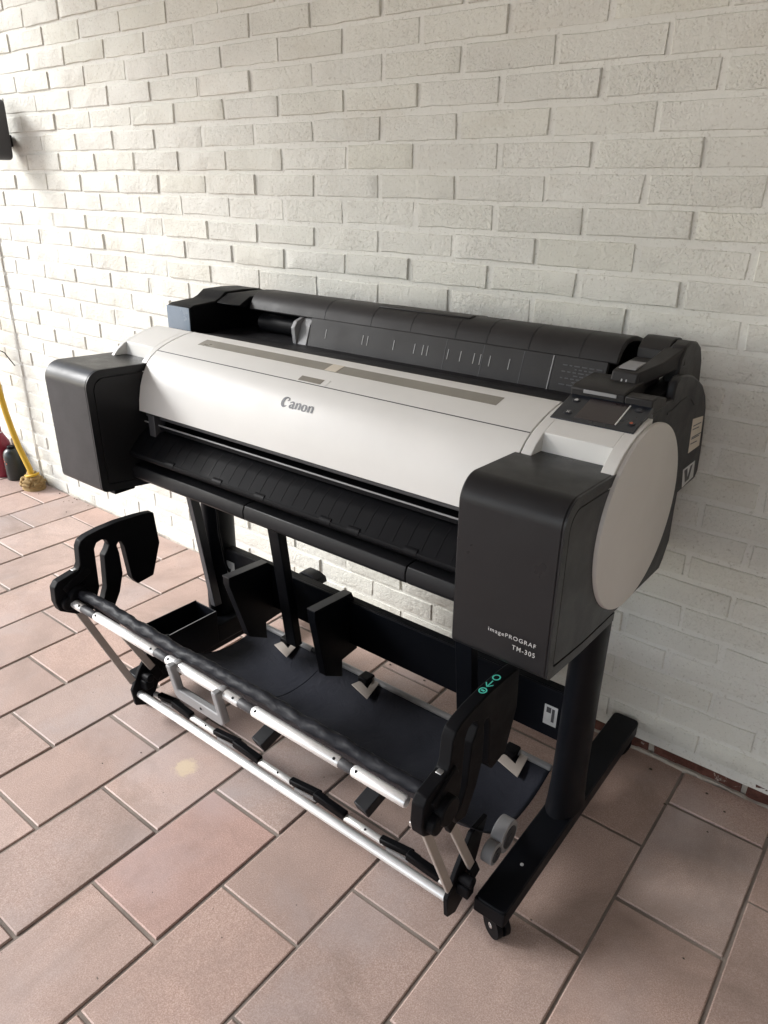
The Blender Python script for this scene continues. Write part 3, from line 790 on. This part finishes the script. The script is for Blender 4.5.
# sling fabric
cur = [(-.833, .440), (-.822, .414), (-.792, .372), (-.748, .320), (-.695, .258), (-.635, .192), (-.57, .135), (-.50, .104), (-.43, .098), (-.375, .108), (-.336, .123)]
def sling(u, v):
    k = v * (len(cur) - 1); i = min(int(k), len(cur) - 2); f = k - i
    p0, p1, p2, p3 = [Vector(cur[min(max(j, 0), len(cur) - 1)]) for j in (i - 1, i, i + 1, i + 2)]
    p = .5 * ((2 * p1) + (p2 - p0) * f + (2 * p0 - 5 * p1 + 4 * p2 - p3) * f * f + (3 * p1 - p0 - 3 * p2 + p3) * f ** 3)
    x = -1.122 + (1.122 - .205) * u
    sag = math.sin(v * PI) ** 1.2
    z = p.y + .006 * sag * math.sin(u * 9.4 + .8) * math.sin(v * 2.4) - .008 * sag * math.sin(u * PI) + .0022 * sag * math.sin(u * 23 + v * 3) + .0016 * sag * math.sin(u * 41 - v * 7)
    edge = min(u, 1 - u)
    z += .010 * math.exp(-(edge / .03) ** 2) * sag
    return (x, p.x, z)
q = MB(); q.grid(sling, 90, 44)
fo = q.build('sling', 'fabric', B, ang=80)
md = fo.modifiers.new('Solid', 'SOLIDIFY'); md.thickness = .0016; md.offset = 0
for uu in (.27, .80):
    q = MB(); q.grid(lambda a, b, uu=uu: (lambda s: (s[0] + (a - .5) * .004, s[1], s[2] + .0022 * math.sin(a * PI)))(sling(uu + .02 * b, .05 + .93 * b)), 3, 40)
    q.build('sling_seam', 'fabric', B)
# rolled hem along the front rail
random.seed(9)
q = MB(); rings = []; nn = 240; sg = 18
ph = [random.uniform(0, 6) for _ in range(8)]
for i in range(nn + 1):
    x = -1.135 + (.925) * i / nn; ring = []
    for k in range(sg):
        a = 2 * PI * k / sg
        tw = a + x * 38
        r = .0118 + .0009 * math.sin(tw * 1 + ph[0]) + .0010 * math.sin(2 * a - x * 95 + ph[1]) * (.5 + .5 * math.sin(x * 13 + ph[2])) + .0007 * math.sin(3 * a + x * 170 + ph[3]) + random.uniform(-.0003, .0003)
        ring.append((x, -.829 + r * math.cos(a) + .0010 * math.sin(x * 17), .4400 + r * math.sin(a) + .0015 * math.sin(x * 11 + 1)))
    rings.append(ring)
q.loft(rings); q.build('rolled_hem', 'roll', B, ang=80)
# hooks that hold the sling to the back rail
for xx in (-.985, -.705, -.285):
    q = MB(); sl_ = lambda dx, dy, h: (xx + dx, BY + dy, BZ + .006 + dy * .28 + h)
    q.loft([[sl_(dx, dy, h) for dx, dy in ((-.034, -.044), (.030, -.060), (.026, -.004), (.006, -.002), (.010, -.034), (-.022, -.024))] for h in (0, .0018)])
    q.build('sling_hook', 'taupe', B, bev=.0006)
    q = MB(); q.box((xx - .030, BY - .026, BZ - .004), (xx + .002, BY + .008, BZ + .013)); q.build('hook_clip', 'black', B, bev=.004)
# handle
q = MB()
tilt = lambda x, dz, t_: (x, RY - .012 + dz * .10 + t_, RZ + dz)
def frame(outer, inner_, t0, t1):
    n = len(outer)
    V = [[q.bm.verts.new(tilt(x, dz, t_)) for x, dz in pts] for t_ in (t0, t1) for pts in (outer, inner_)]
    O0, I0, O1, I1 = V
    for i in range(n):
        j = (i + 1) % n
        q.face([O0[i], O0[j], I0[j], I0[i]]); q.face([O1[i], O1[j], I1[j], I1[i]]); q.face([O0[i], O0[j], O1[j], O1[i]]); q.face([I0[i], I0[j], I1[j], I1[i]])
ou = [(-.782, .012), (-.782, -.064), (-.775, -.074), (-.646, -.074), (-.636, -.064), (-.636, .012), (-.651, .012), (-.651, -.046), (-.766, -.046), (-.766, .012)]
q.prism([(x, dz) for x, dz in ou], 0, 1, ax=1)
for v in q.bm.verts:
    x, t_, dz = v.co; v.co = Vector((x, RY - .022 + dz * -.18 + (t_ * .016), RZ + dz))
q.build('basket_handle', 'grey', B, bev=.003, ang=40)
for xx in (-.774, -.6435): tube_part('handle_collar', xx - .009, xx + .009, RY, RZ, .0122, 'grey')
q = MB(); q.cyl((-.70, RY - .0105, RZ - .058), .0028, .004, 1, 10); q.build('handle_screw', 'black', B)
# dark stops below the sling
for xx in (-.785, -.475):
    q = MB(); q.bar((xx, -.655, .090), (xx + .012, -.57, .128), .030, .036); q.build('sling_stop', 'dark', B, bev=.002)
# grey guide rollers beside the foot
for yy, zz, r, xa, xb in ((-.573, .150, .033, -.203, -.177), (-.619, .143, .0215, -.201, -.178)):
    q = MB(); q.cyl(((xa + xb) / 2, yy, zz), r, xb - xa, 0, 36); ro = q.build('guide_roller', 'grey', B, bev=.002)
    q = MB(); q.cyl((xb + .0005, yy, zz), r * .7, .002, 0, 28); q.cyl((xb + .001, yy, zz), r * .25, .004, 0, 16); q.build('roller_hub', 'midgrey', B)
# teal sliding symbol on the near arm: ring, arrow, ring
q = MB(); n = 22
def on_arm(u, v):  # u along the arm top towards the wall, v across
    y = -.722 + u; z = .5708 if y > -.711 else .5705 - (.711 + y) * -.06
    return (-.186 + v, y, .5716)
for cu in (.006, .048):
    r1, r2 = .0065, .0045
    A = [q.bm.verts.new(on_arm(cu + r1 * 1.25 * math.cos(2 * PI * k / n), r1 * math.sin(2 * PI * k / n))) for k in range(n)]
    C = [q.bm.verts.new(on_arm(cu + r2 * 1.25 * math.cos(2 * PI * k / n), r2 * math.sin(2 * PI * k / n))) for k in range(n)]
    for k in range(n): q.face([A[k], A[(k + 1) % n], C[(k + 1) % n], C[k]])
for pts in ([(.017, -.0009), (.037, -.0009), (.037, .0009), (.017, .0009)], [(.017, .0003), (.026, .0068), (.0285, .0062), (.0195, -.0003)], [(.017, -.0003), (.026, -.0068), (.0285, -.0062), (.0195, .0003)], [(.004, -.003), (.008, -.003), (.008, .003), (.004, .003)]):
    q.face([q.bm.verts.new(on_arm(u, v)) for u, v in pts])
q.build('slide_symbol', 'teal', B, smooth=False)

# ---------------------------------------------------------------- things at the far left
pp = MB()
path = [(-2.893, -.070, .06), (-2.902, -.070, .094), (-2.931, -.07, .135), (-2.966, -.07, .184), (-2.992, -.07, .238), (-3.008, -.07, .278), (-3.030, -.07, .34), (-3.050, -.07, .428), (-3.065, -.07, .55), (-3.06, -.07, .75)]
pipe = empty('service_pipe', (-2.91, -.058, 0)); tag(pipe, 'curved yellow plastic pipe rising out of a straw-coloured wrapping beside the white wall', 'pipe')
pp.tube(path, .0130, 18); pp.build('pipe_tube', 'yellow', pipe)
q = MB(); random.seed(6)
for k in range(26):
    a = random.uniform(0, 2 * PI); r0 = random.uniform(.028, .062)
    ring = []; z_ = random.uniform(.008, .055) * (1.25 - r0 * 9)
    cx, cy = -2.912 + r0 * math.cos(a), -.062 + r0 * .75 * math.sin(a)
    q.tube([(cx - .02 * math.sin(a), cy + .02 * math.cos(a), max(z_, .009)), (cx, cy, max(z_, .009) + .006), (cx + .02 * math.sin(a), cy - .02 * math.cos(a), max(z_, .009) + random.uniform(-.003, .008))], [.007, .010, .007], 8)
q.loft([oval_xy(-2.912, -.060, a, a * .8, 20, z) for a, z in ((.060, 0), (.055, .02), (.038, .05), (.024, .078))])
q.build('base_wrapping', 'straw', pipe, ang=80)
q = MB(); q.tube([(-2.905 + .034 * math.cos(a), -.058 + .03 * math.sin(a), .035 + .045 * (a / 7)) for a in [i * .35 for i in range(20)]], .006, 8); q.build('yellow_tie', 'yellow', pipe)

def bottle(name, label, cat, x, y, prof, mat, cap=None):
    r = empty(name, (x, y, 0)); tag(r, label, cat)
    q = MB(); q.loft([oval_xy(x, y, a, a, 28, z) for a, z in prof]); bo = q.build('bottle_body', mat, r, ang=50)
    return r, bo
b1, bo = bottle('oil_bottle', 'small black bottle with a faded red label, between the maroon bottle and yellow pipe', 'bottle', -3.085 , -.052,
                [(.036, .0), (.040, .004), (.041, .10), (.040, .120), (.034, .138), (.022, .148), (.017, .150)], 'bottle')
q = MB(); q.loft([oval_xy(-3.085, -.052, a, a, 20, z) for a, z in ((.017, .150), (.017, .160), (.015, .162))]); q.build('bottle_cap', 'black', b1)
q = MB(); random.seed(8)
for k in range(9):
    a0 = -1.9 + random.uniform(-.5, .5); z_ = .055 + k * .009; da = random.uniform(.12, .4)
    q.grid(lambda u, v, a0=a0, da=da, z_=z_: (-3.085 + .0413 * math.cos(a0 + da * u), -.052 + .0413 * math.sin(a0 + da * u), z_ + .006 * v), 4, 1)
q.build('label_print', 'redmark', bo)
b2, bo = bottle('jerry_bottle', 'maroon plastic bottle with a pale collar at the left edge, behind the black bottle', 'bottle', -3.178, -.062,
                [(.045, 0), (.049, .004), (.050, .13), (.046, .165), (.028, .20), (.020, .215)], 'maroon')
q = MB(); q.loft([oval_xy(-3.178, -.062, a, a, 20, z) for a, z in ((.021, .214), (.021, .236), (.018, .240))]); q.build('bottle_cap', 'maroon', b2)
q = MB(); q.loft([oval_xy(-3.178, -.062, a, a, 20, z) for a, z in ((.023, .206), (.023, .214))]); q.build('bottle_collar', 'print', b2)
q = MB(); q.tube([(-3.30, -.035, .572), (-3.12, -.033, .604), (-3.035, -.032, .602), (-3.02, -.030, .598), (-2.995, -.026, .575), (-2.975, -.016, .545)], .0022, 8)
tag(q.build('bent_wire', 'black'), 'thin dark bent wire sticking out along the white wall above the yellow pipe', 'wire')
q = MB(); q.prism(rounded_rect(-2.690, 1.452, .045, .098, .02), -.115, -.035, ax=1)
fx = empty('wall_lamp', (-2.612, -.045, 1.452)); tag(fx, 'dark wall-mounted fixture at the left edge of the photo, only its rim in view', 'wall lamp')
q.build('lamp_body', 'midgrey', fx, bev=.006); q = MB(); q.box((-2.735, -.035, 1.40), (-2.70, -.001, 1.44)); q.build('wall_bracket', 'dark', fx, bev=.003)

# ------------------------------------------------------------------ camera
F, YAW, PITCH, ROLL = 726.605, .65365, -.41287, .02009
C = Vector((.24409, -1.53566, 1.26652))
fwd = Vector((-math.sin(YAW) * math.cos(PITCH), math.cos(YAW) * math.cos(PITCH), math.sin(PITCH)))
rt = Vector((math.cos(YAW), math.sin(YAW), 0)); up = rt.cross(fwd)
c_, s_ = math.cos(ROLL), math.sin(ROLL)
r2 = rt * c_ + up * s_; u2 = -rt * s_ + up * c_
cam = bpy.data.cameras.new('Camera'); co = bpy.data.objects.new('Camera', cam); col.objects.link(co)
mw = Matrix((r2, u2, -fwd)).transposed().to_4x4(); mw.translation = C; co.matrix_world = mw
cam.sensor_fit = 'VERTICAL'; cam.sensor_height = 24; cam.lens = F / 1024 * 24; cam.clip_start = .02; cam.clip_end = 300
sc.camera = co

# ------------------------------------------------------------------ light
AZ, EL = math.radians(208), math.radians(31)   # direction TO the sun: azimuth counted from +X towards +Y
sun_dir = Vector((math.cos(AZ) * math.cos(EL), math.sin(AZ) * math.cos(EL), math.sin(EL)))
sl = bpy.data.lights.new('Sun', 'SUN'); sl.energy = 1.5; sl.angle = math.radians(22); sl.color = (1, .998, .988)
so = bpy.data.objects.new('Sun', sl); col.objects.link(so)
so.rotation_euler = sun_dir.to_track_quat('Z', 'Y').to_euler()
wd = bpy.data.worlds.new('World'); sc.world = wd; wd.use_nodes = True
nt = wd.node_tree; nt.nodes.clear()
sk = nt.nodes.new('ShaderNodeTexSky'); sk.sky_type = 'NISHITA'; sk.sun_disc = False
sk.sun_elevation = EL; sk.sun_rotation = PI / 2 - AZ; sk.air_density = 1.0; sk.dust_density = 1.0; sk.ozone_density = 1.5
hs = nt.nodes.new('ShaderNodeHueSaturation'); hs.inputs['Saturation'].default_value = .52
bg = nt.nodes.new('ShaderNodeBackground'); bg.inputs['Strength'].default_value = .115
ow = nt.nodes.new('ShaderNodeOutputWorld')
nt.links.new(sk.outputs[0], hs.inputs['Color']); nt.links.new(hs.outputs[0], bg.inputs[0]); nt.links.new(bg.outputs[0], ow.inputs[0])

vs = sc.view_settings; vs.view_transform = 'Standard'; vs.look = 'None'; vs.gamma = 1; vs.exposure = 1.74; vs.use_curve_mapping = False
sc.render.engine = 'CYCLES'
sc.cycles.use_denoising = True
sc.cycles.max_bounces = 8; sc.cycles.diffuse_bounces = 5
sc.cycles.use_adaptive_sampling = True
